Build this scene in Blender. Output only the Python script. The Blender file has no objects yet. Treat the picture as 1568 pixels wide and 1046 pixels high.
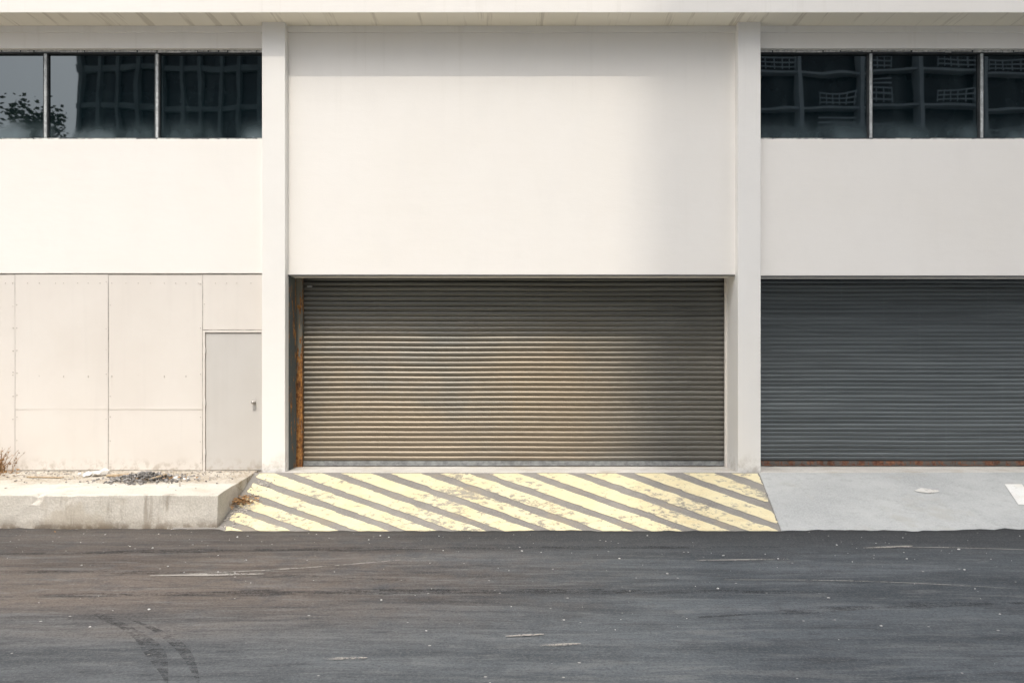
import bpy, bmesh, math, random
from mathutils import Vector, noise, Matrix
random.seed(7)
scene = bpy.context.scene
scene.view_settings.view_transform = 'Standard'
scene.view_settings.look = 'None'
scene.view_settings.exposure = 0

# ------------------------------------------------------------------ helpers
class NT:
    def __init__(s, name):
        s.mat = bpy.data.materials.new(name); s.mat.use_nodes = True
        s.t = s.mat.node_tree; s.t.nodes.clear()
        s.out = s.t.nodes.new('ShaderNodeOutputMaterial')
        s.b = s.t.nodes.new('ShaderNodeBsdfPrincipled')
        s.t.links.new(s.b.outputs[0], s.out.inputs[0])
        s.tc = s.t.nodes.new('ShaderNodeTexCoord')
    def lk(s, a, b): s.t.links.new(a, b)
    def setin(s, sock, v):
        if hasattr(v, 'is_output'): s.lk(v, sock)
        elif isinstance(v, (tuple, list)) and len(v) == 3 and sock.type == 'RGBA': sock.default_value = (*v, 1)
        else: sock.default_value = v
    def mp(s, scale=(1,1,1), loc=(0,0,0), rot=(0,0,0)):
        m = s.t.nodes.new('ShaderNodeMapping'); s.lk(s.tc.outputs['Object'], m.inputs[0])
        m.inputs['Scale'].default_value = scale; m.inputs['Location'].default_value = loc; m.inputs['Rotation'].default_value = rot
        return m.outputs[0]
    def noise(s, sc=1, det=4, rough=.55, scale=(1,1,1), loc=(0,0,0), dist=0, rot=(0,0,0)):
        n = s.t.nodes.new('ShaderNodeTexNoise'); s.lk(s.mp(scale, loc, rot), n.inputs['Vector'])
        n.inputs['Scale'].default_value = sc; n.inputs['Detail'].default_value = min(det, 4)
        n.inputs['Roughness'].default_value = rough; n.inputs['Distortion'].default_value = dist
        return n.outputs[0]
    def vor(s, sc, scale=(1,1,1), rnd=1):
        n = s.t.nodes.new('ShaderNodeTexVoronoi'); s.lk(s.mp(scale), n.inputs['Vector'])
        n.inputs['Scale'].default_value = sc; n.inputs['Randomness'].default_value = rnd
        return n.outputs['Distance']
    def ramp(s, v, a, b, lo=0., hi=1., smooth=True):
        n = s.t.nodes.new('ShaderNodeMapRange'); s.lk(v, n.inputs[0])
        if smooth: n.interpolation_type = 'SMOOTHSTEP'
        n.inputs[1].default_value = a; n.inputs[2].default_value = b
        n.inputs[3].default_value = lo; n.inputs[4].default_value = hi
        return n.outputs[0]
    def m(s, op, a, b=0., clamp=False):
        n = s.t.nodes.new('ShaderNodeMath'); n.operation = op; n.use_clamp = clamp
        s.setin(n.inputs[0], a); s.setin(n.inputs[1], b); return n.outputs[0]
    def mix(s, f, a, b, mode='MIX'):
        n = s.t.nodes.new('ShaderNodeMix'); n.data_type = 'RGBA'; n.blend_type = mode
        s.setin(n.inputs[0], f); s.setin(n.inputs[6], a); s.setin(n.inputs[7], b); return n.outputs[2]
    def xyz(s):
        n = s.t.nodes.new('ShaderNodeSeparateXYZ'); s.lk(s.tc.outputs['Object'], n.inputs[0]); return n.outputs
    def bump(s, h, strength=.3, dist=.01):
        n = s.t.nodes.new('ShaderNodeBump'); s.lk(h, n.inputs['Height'])
        n.inputs['Strength'].default_value = strength; n.inputs['Distance'].default_value = dist
        s.lk(n.outputs[0], s.b.inputs['Normal'])
    def fin(s, col, rough=.8, metal=0., spec=.5):
        s.setin(s.b.inputs['Base Color'], col); s.setin(s.b.inputs['Roughness'], rough)
        s.setin(s.b.inputs['Metallic'], metal); s.setin(s.b.inputs['Specular IOR Level'], spec)
        return s.mat

def link(ob, parent=None):
    scene.collection.objects.link(ob)
    if parent: ob.parent = parent
    return ob
def empty(name):
    e = bpy.data.objects.new(name, None); e.empty_display_size = .3; return link(e)
def mesh_obj(name, verts, faces, mats, parent=None, smooth=False, bevel=0):
    me = bpy.data.meshes.new(name); me.from_pydata(verts, [], faces); me.update()
    if not isinstance(mats, (list, tuple)): mats = [mats]
    for m_ in mats: me.materials.append(m_)
    if smooth:
        for p in me.polygons: p.use_smooth = True
    ob = bpy.data.objects.new(name, me); link(ob, parent)
    if bevel:
        b = ob.modifiers.new('bev', 'BEVEL'); b.width = bevel; b.segments = 2; b.limit_method = 'ANGLE'
    return ob
def bx(V, F, x0, x1, y0, y1, z0, z1):
    i = len(V)
    V += [(x0,y0,z0),(x1,y0,z0),(x1,y1,z0),(x0,y1,z0),(x0,y0,z1),(x1,y0,z1),(x1,y1,z1),(x0,y1,z1)]
    F += [(i,i+3,i+2,i+1),(i+4,i+5,i+6,i+7),(i,i+1,i+5,i+4),(i+1,i+2,i+6,i+5),(i+2,i+3,i+7,i+6),(i+3,i,i+4,i+7)]
def boxes(name, L, mat, parent=None, bevel=0):
    V, F = [], []
    for b in L: bx(V, F, *b)
    return mesh_obj(name, V, F, mat, parent, bevel=bevel)

# ------------------------------------------------------------------ materials
def m_wall(name, base, dirt=1.0):
    n = NT(name); o = n.xyz()
    big = n.noise(.45, 4, .6); med = n.noise(2.2, 4, .6, scale=(1,1,.6))
    streak = n.noise(1, 4, .65, scale=(7,7,.22))
    c = n.mix(n.ramp(big, .35, .7, 0, .55*dirt), base, tuple(v*k for v, k in zip(base, (.965,.955,.935))))
    c = n.mix(n.ramp(med, .45, .75, 0, .55*dirt), c, tuple(v*.96 for v in base))
    c = n.mix(n.m('MULTIPLY', n.ramp(streak, .54, .74), n.m('MULTIPLY', n.ramp(o[2], 4.8, 6.8, .02, .11), dirt)), c, (.52,.48,.41))
    base_d = n.m('MULTIPLY', n.ramp(o[2], .0, .38, 1, 0), n.ramp(n.noise(5, 4, .7), .45, .66, 0, .5))
    c = n.mix(base_d, c, (.42,.37,.30))
    n.bump(n.m('ADD', n.noise(60, 2, .6), n.m('MULTIPLY', n.noise(3, 2, .5, scale=(1,1,2.5)), 2.2)), .2, .006)
    return n.fin(c, .75, 0, .3)
WALL = m_wall('painted_plaster', (.845,.820,.780))
COLM = m_wall('painted_column', (.83,.815,.785), 1.2)
def m_soffit():
    n = NT('soffit_paint'); o = n.xyz()
    s = n.noise(1, 4, .7, scale=(5,.25,1)); s2 = n.noise(1, 3, .5, scale=(.5,.3,.5))
    c = n.mix(n.ramp(s2, .3, .7), (.90,.86,.75), (.88,.83,.70))
    c = n.mix(n.ramp(s, .54, .64, 0, .45), c, (.45,.40,.31))
    return n.fin(c, .85)
SOFF = m_soffit()
def m_panel(name, base):
    n = NT(name); o = n.xyz()
    a = n.noise(.9, 4, .6); b = n.noise(1, 4, .6, scale=(6,6,.4))
    c = n.mix(n.ramp(a, .3, .7, 0, .9), base, tuple(v*k for v, k in zip(base, (.95,.94,.93))))
    c = n.mix(n.ramp(b, .5, .7, 0, .12), c, tuple(v*.8 for v in base))
    c = n.mix(n.m('MULTIPLY', n.ramp(o[2], 0, .25, 1, 0), n.ramp(n.noise(7, 4, .7), .45, .65, 0, .6)), c, (.36,.30,.23))
    return n.fin(c, .5, 0, .4)
PANEL = m_panel('painted_sheet_metal', (.735,.695,.645))
DOORM = m_panel('painted_steel_door', (.58,.56,.53))
def m_simple(name, col, rough=.6, metal=0, var=.15, sc=8):
    n = NT(name)
    c = n.mix(n.ramp(n.noise(sc, 3, .6), .3, .7), tuple(v*(1-var) for v in col), tuple(v*(1+var) for v in col))
    return n.fin(c, rough, metal)
DARK = m_simple('dark_void', (.01,.01,.011), .9)
FRAME = m_simple('dark_window_frame', (.05,.055,.058), .5, .3, .3)
ALU = m_simple('weathered_aluminium', (.30,.31,.31), .45, .5, .25, 14)
ALU2 = m_simple('mullion_aluminium', (.46,.48,.48), .5, .2, .25, 14)
SEAL = m_simple('window_sealant', (.45,.45,.43), .8, 0, .35, 18)
STEEL = m_simple('knob_steel', (.45,.43,.4), .3, .9, .1)
RIVET = m_simple('rivet', (.46,.42,.38), .6, 0, .3)
STONE = m_simple('gravel_stone', (.40,.37,.33), .9, 0, .5, 9)
DSTONE = m_simple('dark_gravel', (.22,.21,.20), .9, 0, .6, 9)
PEB = m_simple('road_grit', (.45,.44,.42), .9, 0, .4, 9)
LEAF = m_simple('dry_leaf', (.30,.17,.07), .8, 0, .5, 12)
WOOD = m_simple('scrap_wood', (.42,.32,.21), .8, 0, .3, 20)
PLAST = m_simple('plaster_lump', (.72,.70,.66), .8, 0, .1)

def m_shutter(name, base, lit_tone, lit_amt, metal):
    n = NT(name); o = n.xyz()
    row = n.noise(1, 3, .6, scale=(.35,.35,13))
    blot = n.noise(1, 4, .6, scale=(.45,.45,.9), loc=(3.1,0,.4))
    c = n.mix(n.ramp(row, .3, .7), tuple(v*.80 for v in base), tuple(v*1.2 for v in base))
    lit_mask = n.m('MULTIPLY', n.m('MULTIPLY', n.ramp(blot, .22, .60), n.ramp(o[2], 2.7, 1.5)), lit_amt)  # sunlight put into the colour: blotchy tone, stronger low down and to the left
    lit_mask = n.m('MULTIPLY', lit_mask, n.ramp(n.m('ADD', o[0], n.m('MULTIPLY', blot, 2.)), 3.6, 2.0, .25, 1))
    c = n.mix(lit_mask, c, lit_tone)
    drip = n.noise(1, 4, .7, scale=(9,9,.3))
    c = n.mix(n.ramp(drip, .55, .75, 0, .22), c, tuple(v*1.4 for v in base))
    n.bump(n.noise(1, 3, .6, scale=(3,3,25)), .15, .004)
    return n.fin(c, n.ramp(row, .3, .7, .36, .5), metal, .5)
SHUT = m_shutter('shutter_galvanised_sun_tinted', (.148,.150,.141), (.250,.208,.155), .9, .65)  # second colour is the painted sun warmth
SHUT2 = m_shutter('shutter_galvanised', (.130,.147,.154), (.15,.16,.16), .3, .45)
def m_rust(name, paint, lo, hi, zk=0., dull=1.):
    n = NT(name); o = n.xyz()
    a = n.noise(1, 4, .7, scale=(9,9,2.2)); b = n.noise(22, 4, .7)
    a = n.m('ADD', a, n.m('MULTIPLY', n.ramp(o[2], .8, 2.9), zk))
    c = n.mix(n.ramp(b, .35, .65), (.20*dull,.075*dull,.022), (.52*dull,.25*dull,.07))
    c = n.mix(n.ramp(n.noise(5, 4, .6), .5, .7), c, (.09,.04,.02))
    c = n.mix(n.ramp(a, lo, hi), c, paint)
    n.bump(b, .5, .01)
    return n.fin(c, .85)
RUST = m_rust('rusty_guide', (.20,.20,.17), .56, .64, .16)
RUST2 = m_rust('rusty_liner', (.09,.105,.10), .38, .48)
RUST3 = m_rust('rusty_bottom_bar', (.12,.115,.105), .42, .56, 0, .5)
def m_glass():
    n = NT('tinted_window_glass'); o = n.xyz()
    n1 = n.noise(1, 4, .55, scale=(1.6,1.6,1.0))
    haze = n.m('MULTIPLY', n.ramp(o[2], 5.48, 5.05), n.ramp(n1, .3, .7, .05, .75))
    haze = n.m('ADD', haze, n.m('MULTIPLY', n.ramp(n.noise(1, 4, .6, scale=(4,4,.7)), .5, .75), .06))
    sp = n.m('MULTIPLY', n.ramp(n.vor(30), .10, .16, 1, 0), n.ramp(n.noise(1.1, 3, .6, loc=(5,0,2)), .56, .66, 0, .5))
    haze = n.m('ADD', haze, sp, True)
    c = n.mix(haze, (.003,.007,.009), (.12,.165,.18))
    n.bump(n.noise(1.1, 1, .4), .10, .02)
    n.b.inputs['IOR'].default_value = 2.1
    n.b.inputs['Specular Tint'].default_value = (.88,.97,1.,1)
    return n.fin(c, n.ramp(haze, 0, .8, .015, .3), 0, .5)
GLASS = m_glass()

def conc(n, base, dark, warm=(.42,.36,.28)):
    a = n.noise(.8, 4, .65); b = n.noise(6, 4, .7); g = n.noise(45, 2, .6)
    c = n.mix(n.ramp(a, .3, .7), dark, base)
    c = n.mix(n.ramp(b, .48, .70, 0, .6), c, tuple(v*.72 for v in base))
    c = n.mix(n.ramp(g, .35, .7, 0, .4), c, tuple(v*1.25 for v in base))
    c = n.mix(n.ramp(n.noise(1.7, 4, .6, loc=(9,2,0)), .54, .68, 0, .5), c, warm)
    n.bump(n.m('ADD', g, n.m('MULTIPLY', b, 2.)), .5, .01)
    return c
def m_conc(name, base, dark, warm=(.42,.36,.28)):
    n = NT(name); return n.fin(conc(n, base, dark, warm), .9, 0, .25)
RB = ((.27,.255,.232), (.19,.18,.167), (.30,.255,.19))
RAMPC = m_conc('ramp_concrete', *RB)
SLABC = m_conc('slab_concrete', (.45,.46,.45), (.36,.37,.368), (.40,.39,.355))
FLOORC = m_conc('threshold_concrete', (.58,.56,.52), (.45,.43,.39))
PLAZA = m_simple('ground_paving', (.42,.41,.385), .9, 0, .12, .4)
def m_paint(name, col, lo=.51):
    n = NT(name)
    under = conc(n, *RB)
    w = n.m('ADD', n.m('MULTIPLY', n.noise(9, 4, .8), .62), n.m('MULTIPLY', n.noise(1.1, 4, .6, loc=(4,4,0)), .38))
    cc = n.mix(n.ramp(n.noise(2, 4, .65), .35, .7), col, tuple(v*k for v, k in zip(col, (.93,.90,.85))))
    cc = n.mix(n.ramp(n.noise(1.0, 4, .6, scale=(1,2,1), loc=(1.3,7,0)), .58, .74, 0, .4), cc, (.58,.44,.24))
    cc = n.mix(n.ramp(n.noise(35, 2, .6), .5, .75, 0, .35), cc, tuple(v*.65 for v in col))
    c = n.mix(n.ramp(w, lo, lo+.09, 0, .85), cc, under)
    return n.fin(c, .8, 0, .3)
YEL = m_paint('yellow_road_paint', (.73,.655,.43))
WHT = m_paint('white_road_paint', (.80,.80,.77), .58)
CEM = m_paint('cement_spill', (.66,.66,.64), .56)
def m_asph():
    n = NT('asphalt'); o = n.xyz()
    st = n.noise(1, 4, .62, scale=(.24,1.35,1), dist=.8, rot=(0,0,.03))
    st2 = n.noise(1, 4, .78, scale=(1.2,9,1), dist=.5, rot=(0,0,-.05), loc=(4,3,0))
    fine = n.noise(58, 3, .8); mid = n.noise(3.2, 4, .72)
    warm = n.ramp(n.m('ADD', o[0], n.m('MULTIPLY', n.m('ADD', mid, st), 3.5)), .8, 5.2, 1, 0)  # sunlit brown left, shaded blue-grey right and foreground, mixed into the asphalt colour
    warm = n.m('MULTIPLY', warm, n.ramp(n.m('ADD', o[1], n.m('MULTIPLY', st, 1.8)), -5.7, -4.0, .15, 1))
    A = n.mix(warm, (.042,.051,.059), (.066,.052,.043))
    Bc = n.mix(warm, (.092,.105,.116), (.128,.105,.088))
    c = n.mix(n.ramp(st, .34, .64), A, Bc)
    c = n.mix(n.ramp(st2, .50, .66, 0, .42), c, (.165,.168,.168))
    c = n.mix(n.ramp(st2, .48, .33, 0, .6), c, (.030,.032,.036))
    c = n.mix(n.ramp(mid, .5, .68, 0, .35), c, (.046,.049,.054))
    edge = n.m('MULTIPLY', n.ramp(n.m('ADD', o[1], mid), -3.6, -2.2), n.ramp(o[0], -3, 1.5, .35, .85))  # shadow band along the ramp foot painted dark, stronger to the right
    c = n.mix(edge, c, (.034,.036,.039))
    c = n.mix(n.ramp(fine, .52, .66, 0, .38), c, (.18,.18,.176))
    c = n.mix(n.ramp(fine, .47, .34, 0, .5), c, (.022,.023,.025))
    c = n.mix(n.ramp(n.vor(4.2), .035, .06, .8, 0), c, (.36,.35,.33))
    n.bump(fine, .55, .01)
    return n.fin(c, .8, 0, .35)
ASPH = m_asph()

# ------------------------------------------------------------------ ground
def ramp_z(y): return -.42*(-y-.2)/2.2 if y < -.2 else -.0
ground = boxes('ground', [(-400,400,-400,400,-1.0,-.50)], PLAZA)
xs = [-60 + i*.08 for i in range(int(120/.08)+1)]
V, F = [], []
for i, x in enumerate(xs):
    e = -2.40 + .05*noise.noise(Vector((x*.9, 0, 3))) + .035*noise.noise(Vector((x*6, 1, 3))) + .012*noise.noise(Vector((x*21, 1, 3)))
    if x < -3.6: e += .06
    if x > 3: e += .04*min(1, (x-3)/3)
    z0 = max(-.42, ramp_z(e)+.006)
    V += [(x, e, z0-.03), (x, e-.012, z0+.004), (x, e-.25, -.42), (x, -22, -.42)]
    if i:
        a = (i-1)*4; b = i*4
        F += [(a+k, a+k+1, b+k+1, b+k) for k in range(3)]
road = mesh_obj('road', V, F, ASPH, smooth=True)
boxes('pavement', [(-60,60,-25.5,-22,-.499,-.28)], SLABC, bevel=.02)

def ramp_sheet(name, xl, xr, mat, z=0., ymax=-.19, ymin=-2.75, nx=60, ny=16):
    V, F = [], []
    for j in range(ny+1):
        y = ymax + (ymin-ymax)*j/ny
        for i in range(nx+1):
            a, b = xl(y), xr(y); x = a + (b-a)*i/nx
            V.append((x, y, ramp_z(y)+z + .006*noise.noise(Vector((x*1.3, y*1.3, 0)))))
    for j in range(ny):
        for i in range(nx):
            a = j*(nx+1)+i; F.append((a, a+nx+1, a+nx+2, a+1))
    return mesh_obj(name, V, F, mat, smooth=True)
t = lambda y: (-y-.2)/2.2
edgeR = lambda y: 3.72 - .42*t(y)
ramp_sheet('driveway_ramp', lambda y: -4.2, edgeR, RAMPC)
ramp_sheet('concrete_apron', lambda y: edgeR(y)+.004, lambda y: 22., SLABC, nx=120)
boxes('threshold_slab', [(-3.45,3.43,-.192,.62,-.3,.004), (3.75,10.7,-.192,.62,-.3,.004)], FLOORC, bevel=.008)

V, F = [], []
NR = 44; per = .735; wy = .46
L = lambda y: -3.80 + .27*t(y); R = lambda y: 3.70 - .42*t(y)
def line(c, y):
    return c + (c*.8136+2.04-c)*t(y)
for k in range(-14, 4):
    rows = []
    for j in range(NR+1):
        y = -.24 + (-2.40+.24)*j/NR
        c0 = 1.80 + k*per
        jl = .034*noise.noise(Vector((k*7.3, y*5, 1))) + .024*noise.noise(Vector((k*3.3, y*22, 5)))
        jr = .034*noise.noise(Vector((k*5.1, y*5, 9))) + .024*noise.noise(Vector((k*2.3, y*22, 7)))
        xl = max(L(y)+jl, line(c0, y)+jl); xr = min(R(y)+jr, line(c0+wy, y)+jr)
        rows.append((y, xl, xr))
    for a, b in zip(rows[:-1], rows[1:]):
        if a[2]-a[1] > .004 and b[2]-b[1] > .004:
            i = len(V)
            n_ = 4
            for (y, xl, xr) in (a, b):
                for q in range(n_+1):
                    x = xl+(xr-xl)*q/n_
                    V.append((x, y, ramp_z(y)+.0055+.006*noise.noise(Vector((x*1.3, y*1.3, 0)))))
            for q in range(n_): F.append((i+q, i+n_+1+q, i+n_+2+q, i+q+1))
mesh_obj('hatched_road_marking', V, F, YEL, smooth=True)
def strip(name, pts, mat, z=.006):
    V, F = [], []
    for (xa, xb, y) in pts: V += [(xa, y, ramp_z(y)+z+.002), (xb, y, ramp_z(y)+z+.002)]
    for i in range(len(pts)-1): F.append((2*i, 2*i+2, 2*i+3, 2*i+1))
    return mesh_obj(name, V, F, mat)
strip('parking_line', [(7.09-.32*s, 7.34-.32*s, -.72-.80*s) for s in [i/14 for i in range(15)]], WHT)
strip('cement_spill', [(5.83-.17*math.sin(math.pi*s)*(1+.3*noise.noise(Vector((s*5,0,0)))), 5.80+.20*math.sin(math.pi*s)*(1+.3*noise.noise(Vector((s*5,4,0)))), -.88-.22*s) for s in [i/10 for i in range(11)]], CEM)

def m_kerb():
    n = NT('kerb_platform_concrete'); o = n.xyz()
    c = conc(n, (.60,.565,.505), (.48,.45,.39), (.46,.40,.31))
    nn = n.noise(4, 4, .7)
    soil = n.ramp(n.m('ADD', o[1], n.m('MULTIPLY', nn, 1.3)), -.85, -.35)
    soil = n.m('MULTIPLY', soil, n.ramp(n.noise(2.2, 4, .7), .35, .6, .3, .95))
    c = n.mix(soil, c, n.mix(n.ramp(n.noise(26, 3, .7), .4, .65), (.30,.245,.18), (.52,.48,.41)))
    low = n.m('MULTIPLY', n.ramp(o[2], -.26, -.42), n.ramp(nn, .38, .6, .2, .85))
    c = n.mix(low, c, (.17,.13,.09))
    st = n.m('MULTIPLY', n.ramp(n.noise(1, 4, .7, scale=(6,6,.8)), .52, .68, 0, .6), n.ramp(o[1], -2.1, -2.2))
    c = n.mix(st, c, (.27,.23,.18))
    return n.fin(c, .92, 0, .2)
KM = m_kerb()
def kerb():
    V, F = [], []
    x0, nx = -16., 240
    front = [(-2.27,-.47),(-2.268,-.36),(-2.262,-.24),(-2.255,-.12),(-2.25,-.04),(-2.247,-.010),(-2.238,-.002),(-2.21,-.0)]
    top = [(-2.21+2.21*i/22, 0.) for i in range(1, 23)]
    prof = front+top
    def xr(y): return -3.90 + .24*min(1, (-y)/2.25)
    rows = []
    for i in range(nx+1):
        s = i/nx; row = []
        for q, (y, z) in enumerate(prof):
            xe = xr(y); x = x0 + (xe-x0)*s
            v = Vector((x*1.1, y*2, z*2))
            chip = max(0, noise.noise(Vector((x*5, 3, 0)))-.25)*.06 if 4 <= q <= 7 else 0
            dy = .012*noise.noise(v) + .006*noise.noise(v*5) + chip
            dz = .008*noise.noise(v+Vector((9,9,9))) + .005*noise.noise(v*6) - chip
            if y < -2.22 and z < -.3: dy -= .02*max(0, noise.noise(Vector((x*2, 0, 0))))
            row.append(len(V)); V.append((x, y+dy if y < -.05 else y+.02, z+dz))
        rows.append(row)
    for a, b in zip(rows[:-1], rows[1:]):
        for k in range(len(prof)-1): F.append((a[k], b[k], b[k+1], a[k+1]))
    last = [len(V)+i for i in range(len(prof))]
    V.extend([V[i] for i in rows[-1]]); low = []
    for idx in last[7:]:
        x, y, z = V[idx]; V.append((x+.02+.02*noise.noise(Vector((y*4,0,0))), y, min(-.03, ramp_z(y)-.08))); low.append(len(V)-1)
    for k in range(len(low)-1): F.append((last[7+k], low[k], low[k+1], last[8+k]))
    V.append((V[last[0]][0], V[last[0]][1], -.5)); cc = len(V)-1
    F.append(tuple([cc, low[0]]+[last[k] for k in range(7, -1, -1)]))
    return mesh_obj('kerb_platform', V, F, KM)
kerb()

# ------------------------------------------------------------------ building
B = empty('warehouse_building')
XL, XR = -21.6, 21.6
cols = [(-3.782,-3.431),(3.417,3.762),(-10.98,-10.63),(10.62,10.97),(-18.18,-17.83),(17.82,18.17)]
boxes('columns', [(a,b,-.15,.9,-.5,6.85) for a, b in cols], COLM, B, bevel=.008)
walls = [(-3.45,3.44,0,.45,3.0,6.85)]
def bay(a, b, lo):
    return [(a,b,0,.45,lo,5.075),(a,b,0,.45,6.465,6.85)]
walls += bay(3.74,10.64,2.985)+bay(10.95,17.84,2.985)+bay(-10.65,-3.76,3.022)+bay(-17.85,-10.96,3.022)
walls += [(18.15,XR,0,.45,-.5,6.85),(XL,-18.16,0,.45,-.5,6.85),(10.95,17.84,0,.45,-.5,2.98),(-17.85,-10.96,0,.45,-.5,3.018)]
boxes('facade_walls', walls, WALL, B, bevel=.006)
boxes('building_core', [(XL+.01,XR-.01,.72,22,-.5,6.84)], DARK, B)
boxes('side_walls', [(XL-.2,XL,-.0,22.2,-.5,6.85),(XR,XR+.2,-.0,22.2,-.5,6.85),(XL,XR,22.0,22.2,-.5,6.85)], WALL, B)
boxes('upper_window_infill', [(a,b,.12,.3,5.07,6.47) for a,b in ((10.95,17.84),(-17.85,-10.96))], FRAME, B)
V, F = [], []
bx(V, F, XL-.4, XR+.4, -.47, 22.4, 6.80, 7.75)
ro = mesh_obj('roof_overhang', V, F, [WALL, SOFF], B, bevel=.006)
for p in ro.data.polygons:
    if p.normal.z < -.5: p.material_index = 1
boxes('cornice_strip', [(XL,XR,-.03,-.001,6.70,6.799)], COLM, B, bevel=.004)

def windows(name, a, b, mull, tilt):
    boxes(name+'_frame', [(a,b,.06,.16,6.415,6.463),(a,b,.06,.16,5.078,5.115),(a,a+.035,.06,.16,5.115,6.415),(b-.035,b,.06,.16,5.115,6.415)], FRAME, B, bevel=.003)
    boxes(name+'_mullions', [(m-.020,m+.020,.07,.15,5.115,6.415) for m in mull] , ALU2, B, bevel=.004)
    boxes(name+'_mullion_covers', [(m-.042,m-.020,.085,.15,5.115,6.415) for m in mull]+[(m+.020,m+.036,.085,.15,5.115,6.415) for m in mull] , FRAME, B)
    V, F = [], []
    x = a
    while x < b-.05:
        w = random.uniform(.08,.5)
        bx(V, F, x, min(b, x+w), .052, .0595, 6.44-random.uniform(0,.018), 6.464)
        bx(V, F, x, min(b, x+w), .040, .0595, 5.076, 5.092+random.uniform(0,.012))
        x += w+random.uniform(0,.03)
    mesh_obj(name+'_sealant', V, F, SEAL, B)
    e = [a+.03]+list(mull)+[b-.03]
    V, F = [], []
    for i in range(len(e)-1):
        t1 = random.uniform(-tilt, tilt); t2 = random.uniform(-tilt, tilt)
        x0, x1 = e[i], e[i+1]; q = len(V)
        V += [(x0,.12,5.10),(x1,.12+t1,5.10),(x1,.12+t1+t2,6.43),(x0,.12+t2,6.43)]
        F.append((q,q+1,q+2,q+3))
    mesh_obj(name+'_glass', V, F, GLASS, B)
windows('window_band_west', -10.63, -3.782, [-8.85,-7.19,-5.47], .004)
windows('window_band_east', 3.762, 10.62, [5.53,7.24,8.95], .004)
boxes('window_backing', [(-10.63,-3.783,.17,.3,5.07,6.47),(3.763,10.62,.17,.3,5.07,6.47)], DARK, B)

def shutter(name, a, b, y, z0, z1, h, d, mat, barmat):
    n = round((z1-z0-.09)/h)
    prof = [(0.,.0),(.10,.45),(.25,.82),(.45,1.),(.65,.92),(.82,.62),(.92,.25),(.96,.0)]
    xsn = 60
    V, F = [], []
    for i in range(n):
        zb = z0+.09+i*h
        for (tt, dd) in prof:
            for k in range(xsn+1):
                x = a+(b-a)*k/xsn
                off = .006*noise.noise(Vector((x*.8, i*.37, 2))) + .004*noise.noise(Vector((x*.3, i*3.1, 6)))
                dz = .010*noise.noise(Vector((x*.5, i*.05, 11)))
                V.append((x, y - d*dd + off, zb+tt*h+dz))
    rows = n*len(prof)
    for r in range(rows-1):
        for k in range(xsn):
            i = r*(xsn+1)+k; F.append((i, i+1, i+xsn+2, i+xsn+1))
    mesh_obj(name, V, F, mat, B)
    boxes(name+'_bottom_bar', [(a,b,y-.03,y+.01,z0+.02,z0+.085),(a,b,y-.055,y-.03,z0+.02,z0+.034)], barmat, B, bevel=.003)
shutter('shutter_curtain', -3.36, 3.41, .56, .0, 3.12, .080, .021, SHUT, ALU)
shutter('shutter_curtain_east', 3.80, 10.58, .56, .0, 3.12, .066, .014, SHUT2, RUST3)
boxes('shutter_guide_rusty', [(-3.44,-3.335,.44,.50,.0,3.05),(-3.44,-3.375,.50,.62,.0,3.05),(-3.352,-3.335,.50,.53,.0,3.05)], RUST, B, bevel=.004)
boxes('shutter_reveal_liner', [(-3.428,-3.421,.03,.435,.01,2.99)], RUST2, B)
boxes('shutter_guide', [(3.385,3.425,.45,.51,.0,3.05)], PANEL, B, bevel=.004)
boxes('shutter_guide_east', [(3.755,3.83,.46,.52,.0,3.05),(10.56,10.63,.46,.52,.0,3.05)], FRAME, B, bevel=.004)
boxes('shutter_bracket', [(-3.27,-3.19,.50,.53,2.86,2.89)], ALU, B, bevel=.003)
boxes('opening_head_angle', [(-3.43,3.416,-.004,.03,2.984,2.999),(3.763,10.62,-.004,.03,2.970,2.984)], FRAME, B)

def wob_sheet(name, x0, x1, z0, z1, y, mat):
    nx, nz = 16, 24; V, F = [], []
    for j in range(nz+1):
        for i in range(nx+1):
            x = x0+(x1-x0)*i/nx; z = z0+(z1-z0)*j/nz
            V.append((x, y+.005*noise.noise(Vector((x*1.5, z*1.2, x0))), z))
    for j in range(nz):
        for i in range(nx):
            a = j*(nx+1)+i; F.append((a, a+1, a+nx+2, a+nx+1))
    return mesh_obj(name, V, F, mat, B, smooth=True)
seams = [-10.63,-9.07,-7.62,-6.19,-4.745]
for i in range(4):
    wob_sheet('cladding_sheet', seams[i]+.003, seams[i+1]-.003, .012, 3.008-.006*(i%2), .014+.003*(i%2), PANEL)
wob_sheet('cladding_sheet', -4.739, -3.785, 2.165, 3.003, .016, PANEL)
boxes('cladding_backing', [(-10.64,-3.77,.026,.06,-.3,3.03)], RIVET, B)
V, F = [], []
for sx in seams[1:]:
    for off in (-.03, .03):
        for k in range(9):
            z = .12+k*.345+random.uniform(-.02,.02)
            if off > 0 and sx > -5 and z < 2.2: continue
            if random.random() < .35: continue
            bx(V, F, sx+off-.005, sx+off+.005, .005, .03, z-.005, z+.005)
for k in range(22):
    x = -7.8+k*.19+random.uniform(-.05,.05)
    if x > -3.85: continue
    bx(V, F, x-.005, x+.005, .005, .03, 2.87, 2.88)
    if k%2 and x < -4.8: bx(V, F, x-.005, x+.005, .005, .03, 1.45+random.uniform(-.03,.03), 1.461)
mesh_obj('cladding_screws', V, F, RIVET, B)
boxes('cladding_lap_joint', [(seams[2]+.01,seams[3]-.01,.0095,.03,.945,.9475),(seams[3]+.01,seams[4]-.01,.0095,.03,.945,.9475)], PANEL, B)
boxes('door_frame', [(-4.732,-4.700,-.006,.05,.0,2.15),(-3.835,-3.789,-.006,.05,.0,2.15),(-4.700,-3.835,-.006,.05,2.118,2.15)], PANEL, B, bevel=.003)
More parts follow.
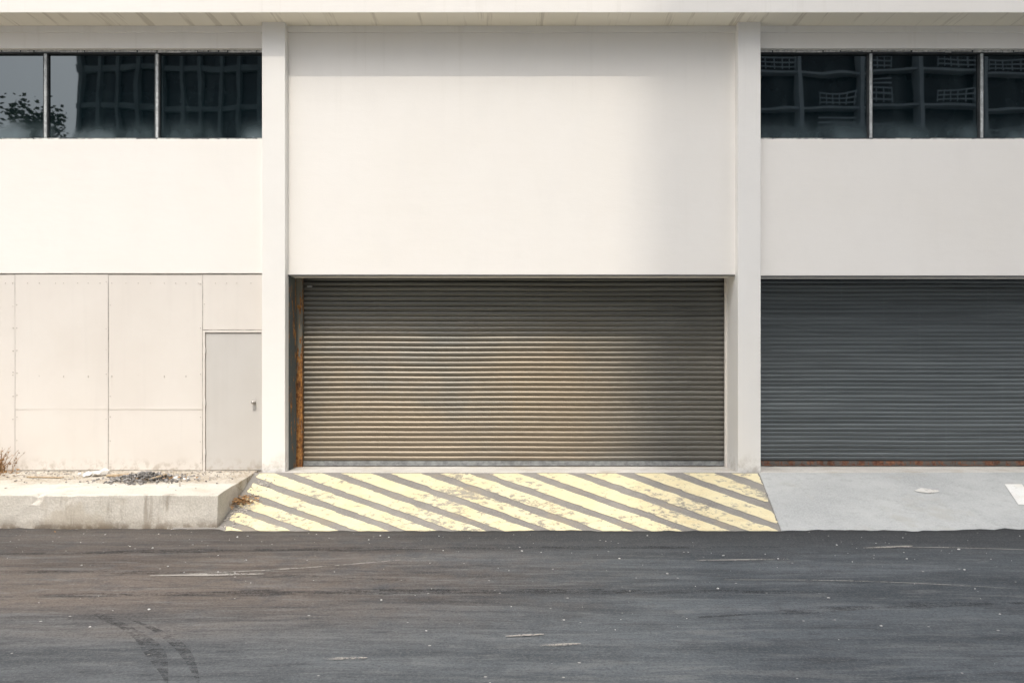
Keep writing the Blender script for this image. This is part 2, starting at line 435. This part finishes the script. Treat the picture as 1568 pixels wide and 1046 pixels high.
boxes('door_leaf', [(-4.692,-3.842,.012,.04,.012,2.110)], DOORM, B, bevel=.003)
boxes('door_shadow_gap', [(-4.70,-3.835,.030,.045,.0,2.118)], DARK, B)
boxes('door_strike', [(-3.975,-3.925,.004,.012,.94,1.12)], DOORM, B, bevel=.002)
bm = bmesh.new()
bmesh.ops.create_uvsphere(bm, u_segments=20, v_segments=12, radius=.03, matrix=Matrix.Translation((-3.95,-.045,1.05)))
bmesh.ops.create_cone(bm, segments=18, radius1=.028, radius2=.028, depth=.012, cap_ends=True, matrix=Matrix.Translation((-3.95,0,1.05))@Matrix.Rotation(math.pi/2,4,'X'))
bmesh.ops.create_cone(bm, segments=14, radius1=.011, radius2=.011, depth=.05, cap_ends=True, matrix=Matrix.Translation((-3.95,-.02,1.05))@Matrix.Rotation(math.pi/2,4,'X'))
me = bpy.data.meshes.new('door_knob'); bm.to_mesh(me); bm.free(); me.materials.append(STEEL)
for p in me.polygons: p.use_smooth = True
link(bpy.data.objects.new('door_knob', me), B)
boxes('door_hinges', [(-4.70,-4.688,-.012,.0,z,z+.09) for z in (.25,1.0,1.8)], DOORM, B, bevel=.002)

# ------------------------------------------------------------------ debris
def rocks(name, pts, mat, flat=.7):
    bm = bmesh.new()
    for (x, y, z, r) in pts:
        m_ = Matrix.Translation((x,y,z+r*flat*.5))@Matrix.Rotation(random.uniform(0,6.3),4,'Z')@Matrix.Diagonal((r*random.uniform(.7,1.3), r*random.uniform(.7,1.2), r*flat*random.uniform(.7,1.2), 1))
        g = bmesh.ops.create_icosphere(bm, subdivisions=1, radius=1, matrix=m_)
        for v in g['verts']: v.co += Vector([random.uniform(-.22,.22)*r for _ in range(3)])
    me = bpy.data.meshes.new(name); bm.to_mesh(me); bm.free(); me.materials.append(mat)
    return link(bpy.data.objects.new(name, me))
def shards(name, pts, mat):
    V, F = [], []
    for (x, y, z, r) in pts:
        i = len(V); a = random.uniform(0, 6.3)
        for k in range(4):
            rr = r*(1 if k%2 == 0 else .45)
            V.append((x+rr*math.cos(a+k*1.57), y+rr*math.sin(a+k*1.57), z+.004+random.uniform(0,.8)*r))
        F += [(i,i+1,i+2),(i,i+2,i+3)]
    return mesh_obj(name, V, F, mat)
G = random.gauss
P = []
for _ in range(680):
    x = G(-5.15,.30); y = G(-.95,.19); d = math.hypot((x+5.15)/.6, (y+.95)/.38)
    P.append((x, y, max(0, .13*(1-d))*random.random(), random.uniform(.008,.026)))
rocks('gravel_pile', P, DSTONE)
P = [(random.uniform(-8.5,-3.95), -abs(G(0,.55))-.05, .0, random.uniform(.004,.02)) for _ in range(600)]
P += [(random.uniform(-9,-3.7), -2.29-abs(G(0,.09)), -.425, random.uniform(.005,.022)) for _ in range(460)]
P += [(x, y, ramp_z(y), random.uniform(.005,.022)) for x, y in [(random.uniform(-3.72,-3.45), random.uniform(-2.3,-.4)) for _ in range(170)]]
rocks('loose_rubble', P, STONE)
P = []
for _ in range(420):
    x = random.uniform(-9,9); y = -2.5-abs(random.expovariate(.5))
    if y < -12: continue
    P.append((x, y, -.42, random.choice([.003,.004,.004,.005,.006,.009,.013])))
rocks('road_pebbles', P, PEB, .5)
P = [(G(-3.64,.10), G(-1.45,.16), ramp_z(-1.45)+random.uniform(0,.06), random.uniform(.012,.038)) for _ in range(280)]
P += [(random.uniform(-8.5,-3.9), -2.31-abs(G(0,.05)), -.42, random.uniform(.008,.025)) for _ in range(170)]
P += [(G(-4.9,.25), G(-.95,.14), .03, random.uniform(.012,.04)) for _ in range(60)]
P += [(G(-7.8,.25), G(-.4,.2), .01, random.uniform(.012,.04)) for _ in range(160)]
shards('leaf_litter', P, LEAF)
rocks('plaster_rubble', [(-6.05,-.55,0,.11),(-6.16,-.6,0,.08),(-5.98,-.5,.03,.07),(-6.35,-.5,0,.05),(-4.6,-.95,0,.05),(-4.72,-1.0,0,.07),(-4.45,-.9,0,.045)], PLAST, .6)
def plank(name, x, y, z, l, w, h, a, b=.0):
    V, F = [], []; bx(V, F, -l/2, l/2, -w/2, w/2, 0, h)
    M = Matrix.Translation((x,y,z))@Matrix.Rotation(a,4,'Z')@Matrix.Rotation(b,4,'Y')
    V = [tuple(M@Vector(v)) for v in V]
    return mesh_obj(name, V, F, WOOD, bevel=.004)
plank('scrap_plank', -5.72, -.62, .005, .30, .09, .03, .3)
plank('scrap_plank', -6.7, -.75, .004, .55, .05, .015, -.12)
plank('scrap_plank', -4.95, -1.05, .05, .26, .03, .02, .8, -.2)
V, F = [], []
for s in range(70):
    a = random.uniform(0, 6.3); h = random.uniform(.12,.42); x = -7.72+G(0,.07); y = -.25+G(0,.04); q = random.uniform(.05,.28)
    pts = [(x+q*u*u*math.cos(a), y+q*u*u*math.sin(a)*.6, h*u) for u in (0,.35,.7,1)]
    i = len(V)
    for k, (px, py, pz) in enumerate(pts):
        w = .004*(1-k*.2); V += [(px-w,py,pz),(px+w,py+w,pz)]
    for k in range(3): F.append((i+2*k,i+2*k+1,i+2*k+3,i+2*k+2))
    for _ in range(3):
        u = random.uniform(.3,1); j = len(V); bxx, byy, bzz = x+q*u*u*math.cos(a), y+q*u*u*math.sin(a)*.6, h*u
        V += [(bxx,byy,bzz),(bxx+G(0,.02),byy,bzz+.02),(bxx+G(0,.02),byy+.01,bzz-.01)]; F.append((j,j+1,j+2))
mesh_obj('dry_weed', V, F, LEAF)

def m_scuff(name, col, lo, amt):
    n = NT(name)
    mask = n.ramp(n.m('ADD', n.m('MULTIPLY', n.noise(1, 4, .75, scale=(3,14,1)), .6), n.m('MULTIPLY', n.noise(40, 3, .7), .4)), lo, lo+.16, 0, amt)
    n.lk(mask, n.b.inputs['Alpha'])
    return n.fin(col, .9)
SC = m_scuff('dust_smear', (.34,.32,.29), .37, .9)
TY = m_scuff('tyre_rubber', (.026,.027,.03), .43, .45)
def smear(x0, y0, x1, y1, bend, w):
    V, F = [], []; N = 40
    dx, dy = x1-x0, y1-y0; l = math.hypot(dx, dy); nx_, ny_ = -dy/l, dx/l
    for i in range(N+1):
        s = i/N; b = bend*math.sin(math.pi*s); x = x0+dx*s+nx_*b; y = y0+dy*s+ny_*b
        ww = w*max(.02, math.sin(math.pi*min(1, .02+s*.97)))**.5*(.7+.6*noise.noise(Vector((x*2,y,0))))
        V += [(x-nx_*ww/2, y-ny_*ww/2, -.414), (x+nx_*ww/2, y+ny_*ww/2, -.414)]
    for i in range(N): F.append((2*i,2*i+2,2*i+3,2*i+1))
    return V, F
def smears(name, L_, mat, dz=0):
    allV, allF = [], []
    for k, s in enumerate(L_):
        v, f = smear(*s); o = len(allV); allV += [(a,b,c+dz+k*.0004) for a,b,c in v]; allF += [tuple(q+o for q in ff) for ff in f]
    mesh_obj(name, allV, allF, mat)
smears('road_dust_smears', [(-3.45,-4.42,-.9,-3.72,-.10,.035),(-3.5,-4.45,-2.4,-4.38,0,.11),(1.9,-3.85,2.9,-3.8,0,.06),(3.9,-3.3,4.5,-3.2,0,.12),(4.1,-3.25,6.0,-3.45,.05,.03),(.2,-6.35,.5,-6.3,0,.06),(2.,-4.6,4.6,-4.9,.1,.02),(-1.3,-6.6,-1.0,-6.58,0,.05),(-.05,-6.15,.25,-6.1,0,.05)], SC)
smears('tyre_marks', [(-3.4,-5.6,-2.2,-7.0,.12,.13),(-3.1,-5.7,-2.0,-7.0,.12,.09),(-6,-3.6,3,-3.25,.1,.25),(-5,-5.15,3,-5.0,.1,.22),(1.5,-5.7,6,-5.3,.15,.2),(-5.5,-4.3,-1,-4.6,.1,.18)], TY, -.003)

# ------------------------------------------------------------------ across the street
TCON = m_simple('tower_concrete', (.36,.40,.43), .8, 0, .12, .5)
TGL = m_simple('tower_glazing', (.012,.016,.02), .25, 0, .4, .4)
T = empty('apartment_tower')
tx0, tx1, ty0, ty1, th = -2.2, 60., -86., -60., 118.
boxes('core', [(tx0+.6,tx1,ty0,ty0+25.0,-.5,th)], TGL, T)
Vb = []
nf = int(th/3.2)
for f in range(nf+1):
    z = f*3.2; Vb.append((tx0,tx1+.5,ty0+.3,ty1,z,z+.22))
x = tx0
while x < tx1:
    Vb.append((x,x+.35,ty1-1.05,ty1+.25,-.5,th+.3)); x += 5.7
Vb.append((tx0,tx0+.5,ty0+.3,ty1-1.2,-.5,th+.3))
boxes('slabs_and_piers', Vb, TCON, T)
Vb = []
x = tx0; k = 0
while x < tx1:
    for f in range(4, 16):
        if (f*7+k*5) % 4 == 0: continue
        w0 = x+.5+(k%2)*1.2; w1 = x+(5.4 if k%3 else 3.4)
        for s in range(3 if (k+f)%2 else 5):
            z = f*3.2+.5+s*.44; Vb.append((w0,w1,ty1+.02,ty1+.10,z,z+.12))
        q = w0
        while q < w1:
            Vb.append((q,q+.08,ty1+.11,ty1+.16,f*3.2+.3,f*3.2+1.5)); q += .7
    x += 5.7; k += 1
boxes('balcony_rails', Vb, TCON, T)
O = empty('office_block')
boxes('core', [(-40,-22,-82,-60.6,-.5,58)], TGL, O)
boxes('fins_and_slabs', [(-40.2,-21.8,-82.2,-60.2,f*3.6,f*3.6+.5) for f in range(17)]+[(-40+i*1.8,-39.7+i*1.8,-61.2,-60.0,0,58) for i in range(11)], m_simple('office_cladding', (.14,.17,.18), .6, 0, .2, .5), O)

LF = m_simple('tree_leaves', (.06,.09,.035), .7, 0, .5, 1.2)
BK = m_simple('tree_bark', (.12,.09,.065), .9, 0, .3, 6)
def tree(x, y, h, seed):
    rnd = random.Random(seed); T_ = empty('tree'); V, F = [], []
    def limb(p, q, r0, r1):
        d = (q-p).normalized(); u = d.orthogonal().normalized(); w = d.cross(u); i = len(V)
        for c, r in ((p, r0), (q, r1)):
            for k in range(7):
                a = k*math.tau/7; V.append(tuple(c+u*r*math.cos(a)+w*r*math.sin(a)))
        for k in range(7): F.append((i+k, i+(k+1)%7, i+7+(k+1)%7, i+7+k))
    b = Vector((x,y,-.5)); top = b+Vector((rnd.uniform(-.4,.4),0,h*.5)); limb(b, top, .28, .17)
    tips = []
    for k in range(9):
        a = k*2.4; q = top+Vector((math.cos(a)*h*.17*rnd.uniform(.6,1.2), math.sin(a)*h*.17, h*rnd.uniform(.1,.42)))
        limb(top-Vector((0,0,rnd.uniform(0,h*.12))), q, .11, .04); tips.append(q)
        for _ in range(2):
            q2 = q+Vector((rnd.uniform(-1.3,1.3), rnd.uniform(-1.3,1.3), rnd.uniform(-.6,.9))); limb(q, q2, .04, .015); tips.append(q2)
    mesh_obj('trunk', V, F, BK, T_)
    V2, F2 = [], []
    for q in tips:
        R_ = rnd.uniform(.6,1.15)
        for _ in range(150):
            c = q+Vector((rnd.gauss(0,R_*.55), rnd.gauss(0,R_*.55), rnd.gauss(0,R_*.42)))
            u = Vector((rnd.gauss(0,1), rnd.gauss(0,1), rnd.gauss(0,.6))).normalized()*rnd.uniform(.09,.17); w = u.orthogonal().normalized()*u.length*.6
            i = len(V2); V2.extend([tuple(c-u), tuple(c+w), tuple(c+u), tuple(c-w)]); F2.append((i,i+1,i+2,i+3))
    mesh_obj('crown', V2, F2, LF, T_)
tree(-27.5,-30,16.0,1); tree(-24.2,-30.5,15.9,2); tree(-21.4,-31,13.2,3); tree(-31,-31,15.0,4)

# ------------------------------------------------------------------ light
EL, AZ = 58.5, 184.
w = bpy.data.worlds.new('World'); scene.world = w; w.use_nodes = True
nt = w.node_tree; bg = nt.nodes['Background']
sky = nt.nodes.new('ShaderNodeTexSky'); sky.sky_type = 'NISHITA'; sky.sun_disc = False
sky.sun_elevation = math.radians(EL); sky.sun_rotation = math.radians(AZ)
sky.dust_density = 6.; sky.air_density = 1.; sky.ozone_density = 1.
hs = nt.nodes.new('ShaderNodeHueSaturation'); hs.inputs['Saturation'].default_value = .32
hs.inputs['Value'].default_value = 1.9      # bright hazy sky
nt.links.new(sky.outputs[0], hs.inputs['Color']); nt.links.new(hs.outputs[0], bg.inputs['Color'])
bg.inputs['Strength'].default_value = .15
ld = bpy.data.lights.new('sun', 'SUN'); ld.energy = 1.5; ld.angle = math.radians(.53); ld.color = (1.,.915,.79)
lo = link(bpy.data.objects.new('sun', ld))
az = math.radians(AZ); el = math.radians(EL)
d = Vector((math.sin(az)*math.cos(el), math.cos(az)*math.cos(el), math.sin(el)))
lo.rotation_euler = d.to_track_quat('Z', 'Y').to_euler(); lo.location = (-5,-20,30)

# ------------------------------------------------------------------ camera
cd = bpy.data.cameras.new('camera'); cam = link(bpy.data.objects.new('camera', cd))
cam.location = (0,-12,1.6); cam.rotation_euler = (math.radians(90),0,0)
cd.sensor_width = 36; cd.lens = 27.55; cd.shift_y = .0243; cd.clip_end = 2000
scene.camera = cam
